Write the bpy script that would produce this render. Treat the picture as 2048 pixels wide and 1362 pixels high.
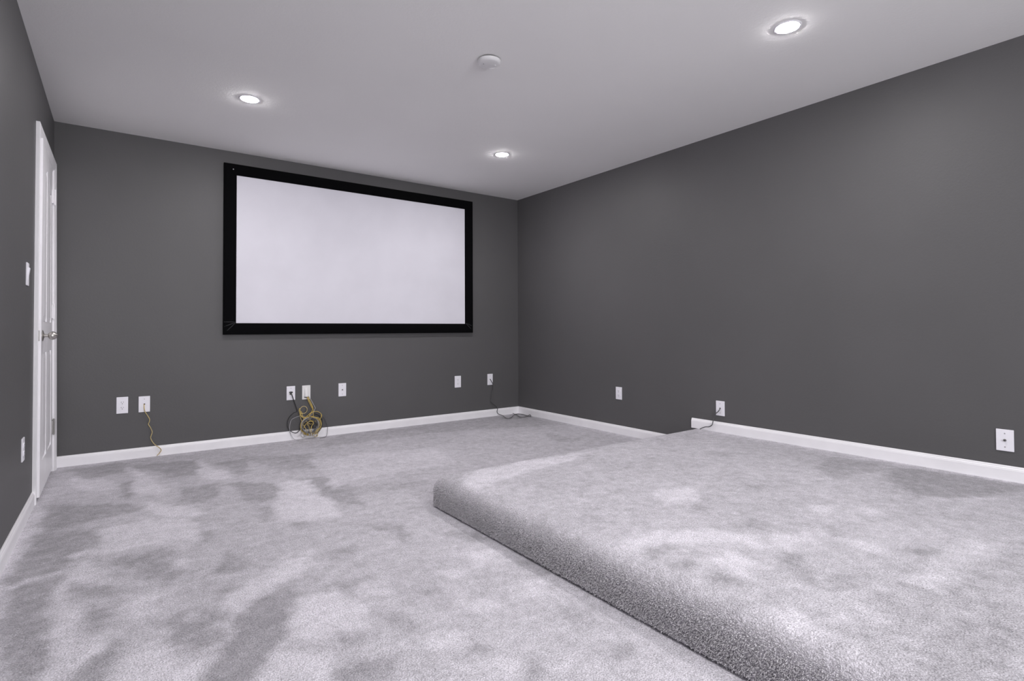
import bpy, bmesh, math, random
import numpy as np
from mathutils import Vector, Matrix, noise

for o in list(bpy.data.objects):
    bpy.data.objects.remove(o, do_unlink=True)
SC = bpy.context.scene
COL = SC.collection

# ---------------------------------------------------------------- camera
W, H = 4.0777, 2.44            # room width (x from -W to 0), ceiling height; y = 0 is the screen wall
REAR = -7.30                   # wall behind the camera
CAM = Vector((-3.6984, -4.9674, 0.9590))
YAW, PITCH, ROLL = 0.62980, 0.01810, -0.00410
FPX, CX, CY = 1080.78, 1025.02, 638.56        # measured on the 2048 x 1362 frame
cam_data = bpy.data.cameras.new('camera')
cam = bpy.data.objects.new('camera', cam_data); COL.objects.link(cam)
cam_data.sensor_fit = 'HORIZONTAL'; cam_data.sensor_width = 36.0
cam_data.lens = FPX / 2048 * 36.0
cam_data.shift_x = (1024 - CX) / 2048
cam_data.shift_y = (CY - 681) / 2048
cam_data.clip_start = 0.02
f = Vector((math.sin(YAW) * math.cos(PITCH), math.cos(YAW) * math.cos(PITCH), math.sin(PITCH)))
r0 = Vector((math.cos(YAW), -math.sin(YAW), 0)); u0 = r0.cross(f)
r = math.cos(ROLL) * r0 + math.sin(ROLL) * u0
u = -math.sin(ROLL) * r0 + math.cos(ROLL) * u0
cam.matrix_world = Matrix(((r.x, u.x, -f.x, CAM.x), (r.y, u.y, -f.y, CAM.y), (r.z, u.z, -f.z, CAM.z), (0, 0, 0, 1)))
SC.camera = cam

# ---------------------------------------------------------------- light and exposure
LAMP_STRENGTH = 560.0           # the LED discs of the ceiling lamps
SPOTS = [(-1.047, -3.639), (-3.031, -1.200), (-1.081, -1.234), (-3.030, -3.640), (-3.030, -6.08)]  # last lamp is added behind the camera to lift the light
FILL_DAYLIGHT = 18.0                # even daylight put outside the added rear window as fill
world = bpy.data.worlds.new('world'); SC.world = world
world.use_nodes = True
bg = world.node_tree.nodes['Background']
bg.inputs['Color'].default_value = (0.97, 0.97, 1.0, 1); bg.inputs['Strength'].default_value = FILL_DAYLIGHT
SC.view_settings.view_transform = 'Standard'
SC.view_settings.look = 'None'
SC.view_settings.gamma = 1.0
SC.view_settings.use_curve_mapping = False
SC.view_settings.exposure = 0.0
WX0, WX1, WZ0, WZ1 = -3.55, -1.75, 0.70, 2.10      # opening of the added window in the unseen rear wall
pd = bpy.data.lights.new('added_window_portal', 'AREA'); pd.shape = 'RECTANGLE'; pd.size = WX1 - WX0; pd.size_y = WZ1 - WZ0
pd.cycles.is_portal = True
portal = bpy.data.objects.new('added_window_portal', pd); COL.objects.link(portal)
portal.location = ((WX0 + WX1) / 2, REAR - 0.09, (WZ0 + WZ1) / 2); portal.rotation_euler = (math.pi / 2, 0, 0)
SC.cycles.max_bounces = 10
SC.cycles.diffuse_bounces = 8
SC.cycles.sample_clamp_indirect = 4.0
SC.cycles.caustics_reflective = False
SC.cycles.caustics_refractive = False

# ---------------------------------------------------------------- helpers
def link_mesh(name, me, mat=None, parent=None, smooth=False):
    o = bpy.data.objects.new(name, me); COL.objects.link(o)
    if mat is not None:
        me.materials.append(mat)
    if parent is not None:
        o.parent = parent
    if smooth:
        for p in me.polygons: p.use_smooth = True
    return o

def obj(name, bm, mat=None, parent=None, smooth=False, bevel=0.0, segs=2, angle=35):
    if bevel > 0:
        bm.normal_update()
        es = [e for e in bm.edges if len(e.link_faces) == 2 and e.calc_face_angle(0) > math.radians(angle)]
        bmesh.ops.bevel(bm, geom=es, offset=bevel, segments=segs, profile=0.5, affect='EDGES', clamp_overlap=True)
    me = bpy.data.meshes.new(name)
    bmesh.ops.recalc_face_normals(bm, faces=bm.faces)
    bm.to_mesh(me); bm.free()
    o = link_mesh(name, me, mat, parent, smooth)
    if smooth:
        me.set_sharp_from_angle(angle=math.radians(40))
    return o

def box(bm, x0, x1, y0, y1, z0, z1):
    v = [bm.verts.new((x, y, z)) for x in (x0, x1) for y in (y0, y1) for z in (z0, z1)]
    for q in ((0, 1, 3, 2), (4, 6, 7, 5), (0, 4, 5, 1), (2, 3, 7, 6), (0, 2, 6, 4), (1, 5, 7, 3)):
        bm.faces.new([v[i] for i in q])
    return v

def prism(bm, pts, d, depth_axis='y', d0=0.0):
    """extrude a closed outline (a, b) from depth d0 to d along one axis"""
    def P(a, b, t):
        return {'y': (a, t, b), 'x': (t, a, b), 'z': (a, b, t)}[depth_axis]
    A = [bm.verts.new(P(a, b, d0)) for a, b in pts]; B = [bm.verts.new(P(a, b, d)) for a, b in pts]
    n = len(pts)
    bm.faces.new(A); bm.faces.new(B[::-1])
    for i in range(n):
        j = (i + 1) % n
        bm.faces.new((A[i], B[i], B[j], A[j]))

def lathe(bm, prof, seg=40, mat3=None, cap=True):
    """revolve (radius, height) around local z"""
    rings = []
    for rr, h in prof:
        if rr < 1e-6:
            rings.append([bm.verts.new((0, 0, h))])
        else:
            rings.append([bm.verts.new((rr * math.cos(2 * math.pi * k / seg), rr * math.sin(2 * math.pi * k / seg), h)) for k in range(seg)])
    nv = []
    for a, b in zip(rings, rings[1:]):
        for k in range(seg):
            m = (k + 1) % seg
            if len(a) == 1 and len(b) == 1: continue
            if len(a) == 1: bm.faces.new((a[0], b[k], b[m]))
            elif len(b) == 1: bm.faces.new((a[k], b[0], a[m]))
            else: bm.faces.new((a[k], b[k], b[m], a[m]))
    vs = [v for ring in rings for v in ring]
    if mat3 is not None:
        bmesh.ops.transform(bm, matrix=mat3, verts=vs)
    return vs

def spline(pts, n=8):
    P = [Vector(p) for p in pts]; out = []
    for i in range(len(P) - 1):
        a = P[max(i - 1, 0)]; b = P[i]; c = P[i + 1]; d = P[min(i + 2, len(P) - 1)]
        for k in range(n):
            t = k / n
            out.append(0.5 * ((2 * b) + (c - a) * t + (2 * a - 5 * b + 4 * c - d) * t * t + (3 * b - a - 3 * c + d) * t ** 3))
    out.append(P[-1]); return out

def tube(bm, pts, rad, seg=8):
    rings = []; up = None
    for i, p in enumerate(pts):
        t = (pts[min(i + 1, len(pts) - 1)] - pts[max(i - 1, 0)])
        if t.length < 1e-9: t = Vector((0, 0, 1))
        t.normalize()
        if up is None:
            up = Vector((0, 0, 1)) if abs(t.z) < 0.9 else Vector((1, 0, 0))
        up = (up - t * up.dot(t))
        if up.length < 1e-6: up = t.orthogonal()
        up.normalize(); w = t.cross(up)
        rings.append([bm.verts.new(p + rad * (math.cos(a) * up + math.sin(a) * w)) for a in [2 * math.pi * k / seg for k in range(seg)]])
    for a, b in zip(rings, rings[1:]):
        for k in range(seg):
            m = (k + 1) % seg
            bm.faces.new((a[k], a[m], b[m], b[k]))
    bm.faces.new(rings[0][::-1]); bm.faces.new(rings[-1])

def empty(name, loc=(0, 0, 0), rotz=0.0):
    o = bpy.data.objects.new(name, None); COL.objects.link(o)
    o.location = loc; o.rotation_euler = (0, 0, rotz); o.empty_display_size = 0.05
    return o

def tag(o, label, cat, group=None):
    o['label'] = label; o['category'] = cat
    if group: o['group'] = group
    return o

def structure(o):
    o['kind'] = 'structure'; return o

def dup_tree(o, parent=None):
    c = o.copy(); COL.objects.link(c)
    if parent is not None: c.parent = parent
    for ch in list(o.children): dup_tree(ch, c)
    return c

def sr(v):                      # sRGB 0..255 -> linear
    v = v / 255.0
    return v / 12.92 if v <= 0.04045 else ((v + 0.055) / 1.055) ** 2.4

def col(*rgb): return (sr(rgb[0]), sr(rgb[1]), sr(rgb[2]), 1.0)

# ---------------------------------------------------------------- materials
class Mat:
    def __init__(s, name, base=(0.5, 0.5, 0.5, 1), rough=0.5, metal=0.0, **kw):
        s.m = bpy.data.materials.new(name); s.m.use_nodes = True
        s.nt = s.m.node_tree; s.b = s.nt.nodes['Principled BSDF']
        s.b.inputs['Base Color'].default_value = base
        s.b.inputs['Roughness'].default_value = rough
        s.b.inputs['Metallic'].default_value = metal
        for k, v in kw.items(): s.b.inputs[k].default_value = v
    def n(s, t, **props):
        nd = s.nt.nodes.new(t)
        for k, v in props.items(): setattr(nd, k, v)
        return nd
    def l(s, a, b): s.nt.links.new(a, b)
    def coord(s, kind='Object', scale=None):
        tc = s.n('ShaderNodeTexCoord')
        if scale is None: return tc.outputs[kind]
        mp = s.n('ShaderNodeMapping'); mp.inputs['Scale'].default_value = scale
        s.l(tc.outputs[kind], mp.inputs['Vector']); return mp.outputs['Vector']
    def noise(s, vec, scale, detail=2.0, rough=0.5):
        nd = s.n('ShaderNodeTexNoise'); nd.inputs['Scale'].default_value = scale
        nd.inputs['Detail'].default_value = detail; nd.inputs['Roughness'].default_value = rough
        s.l(vec, nd.inputs['Vector']); return nd.outputs['Fac']
    def ramp(s, fac, lo, hi, a, b):
        nd = s.n('ShaderNodeMapRange'); nd.inputs['From Min'].default_value = lo; nd.inputs['From Max'].default_value = hi
        nd.inputs['To Min'].default_value = a; nd.inputs['To Max'].default_value = b
        s.l(fac, nd.inputs['Value']); return nd.outputs['Result']
    def math(s, op, a, b=None):
        nd = s.n('ShaderNodeMath', operation=op)
        for i, v in enumerate((a, b)):
            if v is None: continue
            if isinstance(v, (int, float)): nd.inputs[i].default_value = v
            else: s.l(v, nd.inputs[i])
        return nd.outputs[0]
    def scale_color(s, color, fac):
        nd = s.n('ShaderNodeVectorMath', operation='SCALE'); nd.inputs[0].default_value = color[:3]
        s.l(fac, nd.inputs['Scale']); s.l(nd.outputs[0], s.b.inputs['Base Color'])
    def bump(s, h, strength=0.2, dist=0.002):
        nd = s.n('ShaderNodeBump'); nd.inputs['Strength'].default_value = strength; nd.inputs['Distance'].default_value = dist
        s.l(h, nd.inputs['Height']); s.l(nd.outputs['Normal'], s.b.inputs['Normal'])

def wall_paint():
    m = Mat('charcoal_wall_paint', rough=0.5)
    m.b.inputs['Specular IOR Level'].default_value = 0.30
    v = m.coord('Object')
    m.scale_color(WALL_COL, m.ramp(m.noise(v, 1.3, 3), 0.3, 0.7, 0.96, 1.04))
    h = m.math('ADD', m.noise(v, 70, 3, 0.6), m.math('MULTIPLY', m.noise(v, 210, 2), 0.5))   # orange peel roller texture
    m.bump(h, 0.22, 0.003)
    return m.m
def ceiling_paint():
    m = Mat('flat_ceiling_paint', rough=0.85)
    v = m.coord('Object')
    m.scale_color(CEIL_COL, m.ramp(m.noise(v, 0.9, 3), 0.3, 0.7, 0.98, 1.02))
    h = m.math('ADD', m.noise(v, 55, 3, 0.6), m.math('MULTIPLY', m.noise(v, 160, 2), 0.6))
    m.bump(h, 0.22, 0.003)
    return m.m
def trim_paint():
    m = Mat('white_trim_paint', rough=0.38)
    v = m.coord('Object')
    m.scale_color(TRIM_COL, m.ramp(m.noise(v, 6, 3), 0.3, 0.7, 0.97, 1.03))
    return m.m
def carpet(name):
    m = Mat(name, rough=0.95)
    m.b.inputs['Specular IOR Level'].default_value = 0.1
    m.b.inputs['Sheen Weight'].default_value = 0.25
    m.b.inputs['Sheen Roughness'].default_value = 0.5
    v = m.coord('Object')
    at = m.n('ShaderNodeAttribute', attribute_name='nap')
    nap = at.outputs['Fac']
    mid = m.ramp(m.noise(v, 8, 6, 0.68), 0.30, 0.70, -0.10, 0.10)
    small = m.ramp(m.noise(v, 60, 4, 0.65), 0.30, 0.70, -0.06, 0.06)
    tuft = m.ramp(m.noise(v, 210, 3, 0.7), 0.32, 0.68, -0.26, 0.26)
    vo = m.n('ShaderNodeTexVoronoi'); vo.inputs['Scale'].default_value = 190
    m.l(v, vo.inputs['Vector'])
    pit = m.ramp(vo.outputs['Distance'], 0.1, 0.75, 0.10, -0.22)
    blot = m.ramp(m.noise(v, 18, 8, 0.76), 0.28, 0.72, -0.95, 0.95)      # trodden pile: every patch is blotchy
    napc = m.ramp(m.math('ADD', nap, blot), -1.3, 1.3, -1.15, 1.15)
    k = m.math('ADD', m.math('MULTIPLY', napc, 0.31), 0.95)
    for t in (mid, small): k = m.math('ADD', k, t)
    k = m.math('MULTIPLY', k, m.math('ADD', m.math('ADD', tuft, pit), 1.0))
    m.scale_color(CARPET_COL, k)
    h = m.math('ADD', m.noise(v, 210, 3, 0.7), m.math('MULTIPLY', vo.outputs['Distance'], -0.8))
    m.bump(h, 0.7, 0.006)
    return m.m

WALL_COL = (0.108, 0.106, 0.108)
CEIL_COL = (0.90, 0.895, 0.885)
TRIM_COL = (0.93, 0.92, 0.94)
CARPET_COL = (0.70, 0.675, 0.725)
M_WALL = wall_paint(); M_CEIL = ceiling_paint(); M_TRIM = trim_paint()
M_PILE = None
M_CARPET = carpet('grey_cut_pile_carpet')
M_PLASTIC = Mat('white_plastic', (0.91, 0.90, 0.95, 1), 0.35).m
M_PLASTIC2 = Mat('warm_white_plastic', (0.83, 0.82, 0.81, 1), 0.4).m
M_DETECTOR = Mat('detector_plastic', (0.78, 0.775, 0.78, 1), 0.45).m
M_DARK = Mat('dark_slot', (0.012, 0.012, 0.013, 1), 0.7).m
M_BLACK = Mat('black_plastic_and_gap', (0.02, 0.02, 0.022, 1), 0.45).m
M_METAL = Mat('nickel_metal', (0.55, 0.53, 0.50, 1), 0.32, 1.0).m
M_HINGE = Mat('dull_steel', (0.42, 0.41, 0.40, 1), 0.45, 0.9).m
M_BRASSY = Mat('connector_metal', (0.30, 0.29, 0.28, 1), 0.35, 1.0).m
M_SCREW = Mat('screw_metal', (0.45, 0.44, 0.46, 1), 0.4, 0.8).m
def velvet():
    m = Mat('black_velvet', (0.0013, 0.0013, 0.0018, 1), 0.9)
    m.b.inputs['Specular IOR Level'].default_value = 0.1
    m.b.inputs['Sheen Weight'].default_value = 0.012
    m.b.inputs['Sheen Roughness'].default_value = 0.4
    v = m.coord('Object'); m.bump(m.noise(v, 300, 2), 0.3, 0.001)
    return m.m
M_VELVET = velvet()
M_FOLD = Mat('velvet_fold_painted_sheen', (0.009, 0.009, 0.011, 1), 0.8, **{'Sheen Weight': 0.12}).m  # lighter than the rail velvet: sheen on the fold ridges painted in
def screen_mat():
    m = Mat('matte_white_screen_fabric', rough=0.75)
    v = m.coord('Object')
    m.scale_color((0.735, 0.725, 0.785), m.ramp(m.noise(v, 3.0, 3), 0.3, 0.7, 0.97, 1.03))
    m.bump(m.noise(v, 3.5, 2), 0.25, 0.012)
    return m.m
M_SCREEN = screen_mat()
def cable_mat(name, c, c2):
    m = Mat(name, c, 0.4)
    v = m.coord('Object'); f_ = m.noise(v, 35, 3)
    mx = m.n('ShaderNodeMix', data_type='RGBA')
    mx.inputs[6].default_value = c; mx.inputs[7].default_value = c2
    m.l(m.ramp(f_, 0.4, 0.6, 0, 1), mx.inputs[0]); m.l(mx.outputs[2], m.b.inputs['Base Color'])
    return m.m
M_YEL = cable_mat('yellow_cable_jacket', (0.68, 0.50, 0.13, 1), (0.48, 0.36, 0.12, 1))
M_TAN = cable_mat('tan_yellow_cable_jacket', (0.60, 0.47, 0.22, 1), (0.50, 0.40, 0.20, 1))
M_GREYC = cable_mat('grey_cable_jacket', (0.11, 0.11, 0.11, 1), (0.08, 0.08, 0.085, 1))
M_LGREYC = cable_mat('light_grey_cable_jacket', (0.42, 0.41, 0.43, 1), (0.33, 0.33, 0.35, 1))
M_BLKC = cable_mat('black_cable_jacket', (0.016, 0.016, 0.018, 1), (0.024, 0.024, 0.026, 1))
M_CLEAR = Mat('clear_plug_plastic', (0.70, 0.68, 0.66, 1), 0.15, **{'Transmission Weight': 0.4}).m
def lamp_mat():
    m = Mat('lit_led_diffuser', (0.9, 0.9, 0.9, 1), 0.5)
    m.b.inputs['Emission Color'].default_value = (1.0, 0.965, 0.985, 1)
    m.b.inputs['Emission Strength'].default_value = LAMP_STRENGTH
    return m.m
M_LAMP = lamp_mat()

def pane_mat():
    m = Mat('added_window_glass', (1, 1, 1, 1), 0.02)
    t = m.n('ShaderNodeBsdfTransparent'); g = m.n('ShaderNodeBsdfGlossy'); g.inputs['Roughness'].default_value = 0.02
    mx = m.n('ShaderNodeMixShader'); mx.inputs[0].default_value = 0.06
    m.l(t.outputs[0], mx.inputs[1]); m.l(g.outputs[0], mx.inputs[2])
    m.l(mx.outputs[0], m.nt.nodes['Material Output'].inputs['Surface'])
    return m.m
M_PANE = pane_mat()

def pile_mat():
    m = Mat('grey_pile_yarn', rough=0.9)
    m.b.inputs['Specular IOR Level'].default_value = 0.15
    hi = m.n('ShaderNodeHairInfo')
    m.scale_color((0.70, 0.685, 0.705), m.ramp(hi.outputs['Random'], 0, 1, 0.66, 1.15))
    return m.m
M_PILE = pile_mat()

# ---------------- measured layouts: brushed patches in the pile (value, outline in metres) and cable runs
NAP_FLOOR = [
  (-1, [(-4.01,-1.04), (-3.63,-1.25), (-3.59,-1.47), (-3.81,-1.51), (-3.93,-1.58), (-3.76,-1.69), (-3.76,-1.92), (-3.86,-1.97), (-3.86,-2.18), (-3.88,-2.48), (-3.88,-2.75), (-3.87,-2.99), (-3.95,-2.93), (-4.02,-2.59), (-4.01,-2.30), (-4.04,-2.19), (-4.03,-1.89), (-4.02,-1.42)]),
  (0.9, [(-4.04,-2.18), (-3.87,-2.15), (-3.86,-2.20), (-4.03,-2.23)]),
  (-1, [(-3.98,-0.12), (-3.65,-0.07), (-3.64,-0.46), (-3.89,-0.47)]),
  (-1, [(-3.62,-0.23), (-3.23,-0.32), (-3.27,-0.85), (-3.41,-0.78), (-3.53,-0.49)]),
  (-1, [(-3.71,-0.74), (-3.59,-0.73), (-3.55,-1.05), (-3.64,-1.16)]),
  (-1, [(-3.37,-1.10), (-3.18,-1.11), (-3.20,-1.32), (-3.31,-1.51), (-3.43,-1.40)]),
  (-1, [(-3.14,-1.17), (-3.04,-1.14), (-2.87,-1.37), (-2.92,-1.61), (-2.99,-1.69), (-3.11,-1.60), (-3.11,-1.34)]),
  (-1, [(-3.15,-0.52), (-2.90,-0.50), (-3.00,-1.00), (-3.06,-1.02), (-3.11,-0.68)]),
  (-0.7, [(-2.96,-0.38), (-2.48,-0.67), (-2.58,-1.14), (-2.81,-0.97)]),
  (-1, [(-3.83,-2.29), (-3.72,-2.39), (-3.65,-2.51), (-3.69,-2.51), (-3.78,-2.48), (-3.83,-2.36)]),
  (-1, [(-3.74,-2.13), (-3.56,-2.12), (-3.49,-2.20), (-3.48,-2.43), (-3.56,-2.49), (-3.62,-2.34), (-3.69,-2.23)]),
  (-1, [(-3.33,-2.32), (-3.26,-2.42), (-3.24,-2.56), (-3.32,-2.59), (-3.40,-2.49)]),
  (-1.2, [(-3.26,-2.85), (-3.14,-2.86), (-3.20,-3.05), (-3.27,-3.21), (-3.35,-3.29), (-3.40,-3.37), (-3.53,-3.28), (-3.42,-3.17), (-3.37,-3.09), (-3.35,-2.94)]),
  (-1.2, [(-3.78,-2.98), (-3.73,-2.90), (-3.67,-2.87), (-3.66,-2.96), (-3.73,-3.03), (-3.74,-3.12), (-3.79,-3.08)]),
  (-1, [(-3.57,-2.84), (-3.52,-2.82), (-3.47,-2.92), (-3.39,-3.03), (-3.41,-3.08), (-3.51,-3.09), (-3.55,-2.95)]),
  (-1, [(-3.47,-2.82), (-3.39,-2.85), (-3.38,-2.94), (-3.45,-2.96)]),
  (-1, [(-3.39,-2.72), (-3.26,-2.69), (-3.34,-2.78), (-3.40,-2.80)]),
  (-1, [(-3.05,-2.14), (-2.94,-2.11), (-2.94,-2.19), (-3.04,-2.21)]),
  (-0.8, [(-3.37,-2.02), (-3.32,-2.00), (-3.32,-2.12), (-3.36,-2.14)]),
  (-0.8, [(-3.79,-2.55), (-3.74,-2.57), (-3.69,-2.67), (-3.73,-2.73), (-3.78,-2.62)]),
  (-1, [(-2.71,-1.34), (-2.52,-1.42), (-2.52,-1.82), (-2.61,-2.13), (-2.70,-2.01), (-2.71,-1.66)]),
  (-0.7, [(-3.10,-1.80), (-3.00,-1.76), (-3.06,-2.04), (-3.11,-2.03)]),
  (1, [(-2.85,-1.36), (-2.72,-1.41), (-2.72,-1.89), (-2.77,-2.19), (-2.98,-2.13), (-3.06,-2.07), (-3.00,-1.77), (-2.94,-1.69)]),
  (1, [(-3.76,-1.68), (-3.56,-1.64), (-3.39,-1.83), (-3.39,-2.12), (-3.61,-2.06), (-3.73,-2.02), (-3.84,-2.03), (-3.86,-1.95), (-3.76,-1.95)]),
  (1, [(-3.85,-2.11), (-3.80,-2.11), (-3.74,-2.26), (-3.68,-2.42), (-3.83,-2.27), (-3.83,-2.43), (-3.79,-2.61), (-3.79,-2.75), (-3.83,-3.05), (-3.86,-3.03), (-3.88,-2.58), (-3.87,-2.22)]),
  (1, [(-3.81,-2.74), (-3.71,-2.80), (-3.69,-2.85), (-3.79,-2.96), (-3.82,-2.91)]),
  (1, [(-3.71,-3.14), (-3.69,-3.00), (-3.58,-3.00), (-3.53,-3.09), (-3.45,-3.16), (-3.53,-3.27)]),
  (1, [(-3.67,-2.55), (-3.55,-2.60), (-3.57,-2.78), (-3.66,-2.72)]),
  (1, [(-3.63,-0.29), (-3.44,-0.99), (-3.47,-1.24), (-3.61,-1.01)]),
  (1, [(-3.22,-0.33), (-3.10,-1.04), (-3.26,-0.97)]),
  (1, [(-3.29,-2.71), (-3.00,-2.51), (-3.07,-2.73), (-3.22,-2.84), (-3.34,-2.92), (-3.38,-2.85)]),
  (1, [(-3.16,-2.93), (-3.04,-2.98), (-3.16,-3.34), (-3.25,-3.21)]),
  (1, [(-3.58,-1.29), (-3.37,-1.60), (-3.37,-1.74), (-3.53,-1.65)]),
  (0.7, [(-3.98,-0.43), (-3.71,-0.63), (-3.70,-0.94), (-3.91,-0.83)]),
  (1, [(-3.52,-2.25), (-3.42,-2.34), (-3.48,-2.39)]),
  (1, [(-3.33,-3.26), (-3.21,-3.34), (-3.25,-3.48), (-3.39,-3.38)]),
  (0.6, [(-4.06,-1.05), (-4.00,-1.07), (-4.02,-1.42), (-4.02,-1.87), (-4.04,-2.20), (-4.10,-1.80)]),
  (-1, [(-2.77,-2.34), (-2.59,-2.44), (-2.57,-2.62), (-2.65,-2.71), (-2.68,-2.50)]),
  (-1, [(-2.98,-2.58), (-2.85,-2.59), (-2.90,-2.67), (-2.97,-2.69)]),
  (-1, [(-2.45,-2.71), (-2.33,-2.79), (-2.34,-2.94), (-2.44,-2.87)]),
  (-1, [(-3.06,-2.91), (-2.94,-2.92), (-2.99,-2.98), (-3.04,-2.98)]),
  (-1, [(-2.81,-3.08), (-2.73,-3.14), (-2.77,-3.18), (-2.81,-3.13)]),
  (-1, [(-2.98,-3.24), (-2.91,-3.27), (-2.92,-3.35), (-2.98,-3.32)]),
  (-1, [(-2.87,-3.56), (-2.80,-3.56), (-2.83,-3.61), (-2.88,-3.60)]),
  (-1, [(-2.78,-3.73), (-2.70,-3.71), (-2.70,-3.76), (-2.79,-3.82), (-2.82,-3.79)]),
  (-1, [(-3.17,-3.26), (-3.12,-3.26), (-3.12,-3.33), (-3.16,-3.33)]),
  (-1, [(-2.51,-3.76), (-2.40,-3.83), (-2.45,-3.90), (-2.54,-3.86)]),
  (-1, [(-3.07,-3.44), (-3.04,-3.47), (-3.09,-3.60), (-3.22,-3.50), (-3.22,-3.42), (-3.12,-3.44)]),
  (-1, [(-2.36,-3.11), (-2.32,-3.27), (-2.37,-3.30), (-2.40,-3.18)]),
  (-0.7, [(-2.45,-3.51), (-2.36,-3.56), (-2.42,-3.69), (-2.52,-3.66)]),
  (1, [(-2.48,-2.95), (-2.38,-3.00), (-2.39,-3.09), (-2.52,-3.09)]),
  (1, [(-2.50,-3.31), (-2.40,-3.32), (-2.43,-3.42), (-2.49,-3.43)]),
  (1, [(-2.74,-3.28), (-2.64,-3.34), (-2.61,-3.43), (-2.71,-3.39)]),
  (1, [(-3.19,-3.00), (-3.07,-2.98), (-3.00,-3.14), (-3.09,-3.26), (-3.15,-3.22), (-3.21,-3.15)]),
  (1, [(-2.95,-3.44), (-2.85,-3.47), (-2.87,-3.53), (-2.95,-3.50)]),
  (1, [(-2.64,-3.01), (-2.55,-3.07), (-2.62,-3.16), (-2.66,-3.08)]),
  (1, [(-2.81,-3.66), (-2.74,-3.67), (-2.80,-3.75), (-2.84,-3.70)]),
  (1, [(-2.95,-2.97), (-2.89,-3.00), (-2.90,-3.11), (-2.97,-3.06)]),
  (-0.5, [(-1.63,0.47), (0.26,-0.31), (0.28,-1.00), (-1.32,-0.46), (-2.44,-0.48), (-2.11,-0.10)]),
  (-0.6, [(-0.49,-1.10), (-0.45,-1.48), (-0.62,-1.56), (-0.62,-1.23)]),
  (-0.5, [(-2.08,-1.91), (-2.27,-1.94), (-2.56,-1.83), (-2.49,-1.66), (-2.21,-1.82)]),
  (0.5, [(-2.54,-0.83), (-1.61,-1.01), (-1.75,-1.58), (-2.48,-1.56), (-2.63,-1.67)]),
]
NAP_PLATFORM = [
  (-0.8, [(-0.19,-3.41), (-0.09,-3.66), (-0.25,-3.76), (-0.69,-3.67), (-0.57,-3.52)]),
  (-1, [(-0.14,-3.74), (-0.06,-4.09), (-0.02,-4.38), (-0.25,-4.28), (-0.58,-4.15), (-0.70,-4.02), (-0.51,-3.88)]),
  (-0.7, [(-1.61,-3.44), (-1.61,-3.57), (-1.70,-3.56)]),
  (-1, [(-1.86,-3.96), (-1.79,-3.99), (-1.85,-4.08), (-1.93,-4.14), (-1.96,-4.06)]),
  (-0.8, [(-1.93,-4.15), (-1.75,-4.17), (-1.78,-4.22), (-1.95,-4.22)]),
  (-1, [(-2.18,-3.70), (-2.08,-3.71), (-2.09,-3.76), (-2.20,-3.76)]),
  (-1, [(-2.20,-3.82), (-2.09,-3.83), (-2.12,-3.88), (-2.23,-3.87)]),
  (-1, [(-2.19,-3.93), (-2.11,-3.94), (-2.13,-4.02), (-2.21,-4.01)]),
  (-0.8, [(-1.92,-4.30), (-1.79,-4.34), (-1.86,-4.37), (-1.99,-4.33)]),
  (-1, [(-1.42,-3.97), (-1.42,-4.02), (-1.50,-4.03)]),
  (-1.1, [(-1.46,-4.21), (-1.34,-4.26), (-1.42,-4.32), (-1.48,-4.32)]),
  (-1.1, [(-1.28,-4.42), (-1.05,-4.44), (-0.96,-4.52), (-1.20,-4.56)]),
  (-0.5, [(-1.63,-4.24), (-1.34,-4.34), (-0.83,-4.50), (-2.20,-4.72), (-2.51,-4.50), (-2.29,-4.43)]),
  (-0.9, [(-1.93,-4.48), (-1.57,-4.62), (-2.20,-4.72), (-2.46,-4.53), (-2.11,-4.45)]),
  (-0.8, [(-1.11,-3.48), (-1.10,-3.56), (-1.22,-3.59), (-1.21,-3.53)]),
  (-0.8, [(-1.56,-3.73), (-1.56,-3.81), (-1.66,-3.84), (-1.65,-3.77)]),
  (-0.7, [(-2.19,-4.28), (-2.05,-4.38), (-2.14,-4.40), (-2.21,-4.32)]),
  (-0.6, [(-0.65,-2.86), (-0.51,-3.04), (-0.63,-3.07), (-0.74,-2.96)]),
  (1, [(-2.27,-4.19), (-2.17,-4.19), (-2.21,-4.27), (-2.28,-4.31), (-2.29,-4.24)]),
  (1, [(-1.21,-3.78), (-1.11,-3.88), (-1.31,-3.89)]),
  (1, [(-1.49,-4.06), (-1.46,-4.13), (-1.53,-4.18), (-1.56,-4.12)]),
  (1, [(-1.74,-3.88), (-1.49,-3.97), (-1.62,-4.01), (-1.80,-3.98)]),
  (1, [(-2.05,-3.60), (-1.81,-3.68), (-1.73,-3.84), (-1.86,-3.92), (-1.90,-3.82), (-2.05,-3.75)]),
  (1, [(-2.10,-3.86), (-1.95,-3.87), (-1.98,-3.98), (-2.08,-4.03), (-2.10,-3.93)]),
  (0.8, [(-1.03,-3.91), (-0.97,-4.02), (-1.12,-4.03)]),
  (0.6, [(-1.14,-4.32), (-1.22,-4.41), (-1.72,-4.40), (-1.70,-4.29)]),
  (1, [(-1.63,-3.25), (-1.42,-3.29), (-1.55,-3.45), (-1.77,-3.42)]),
  (0.7, [(-0.82,-4.00), (-0.33,-4.30), (-0.74,-4.12)]),
  (1, [(-2.21,-2.48), (-2.05,-2.39), (-1.61,-2.36), (-1.19,-2.47), (-1.61,-2.55), (-2.03,-2.62), (-2.25,-2.72), (-2.27,-2.62)]),
  (-0.6, [(-2.27,-2.44), (-2.14,-2.38), (-2.27,-2.53), (-2.32,-2.54)]),
  (1, [(-2.21,-3.58), (-2.01,-3.61), (-2.05,-3.68), (-2.26,-3.70)]),
]
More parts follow.
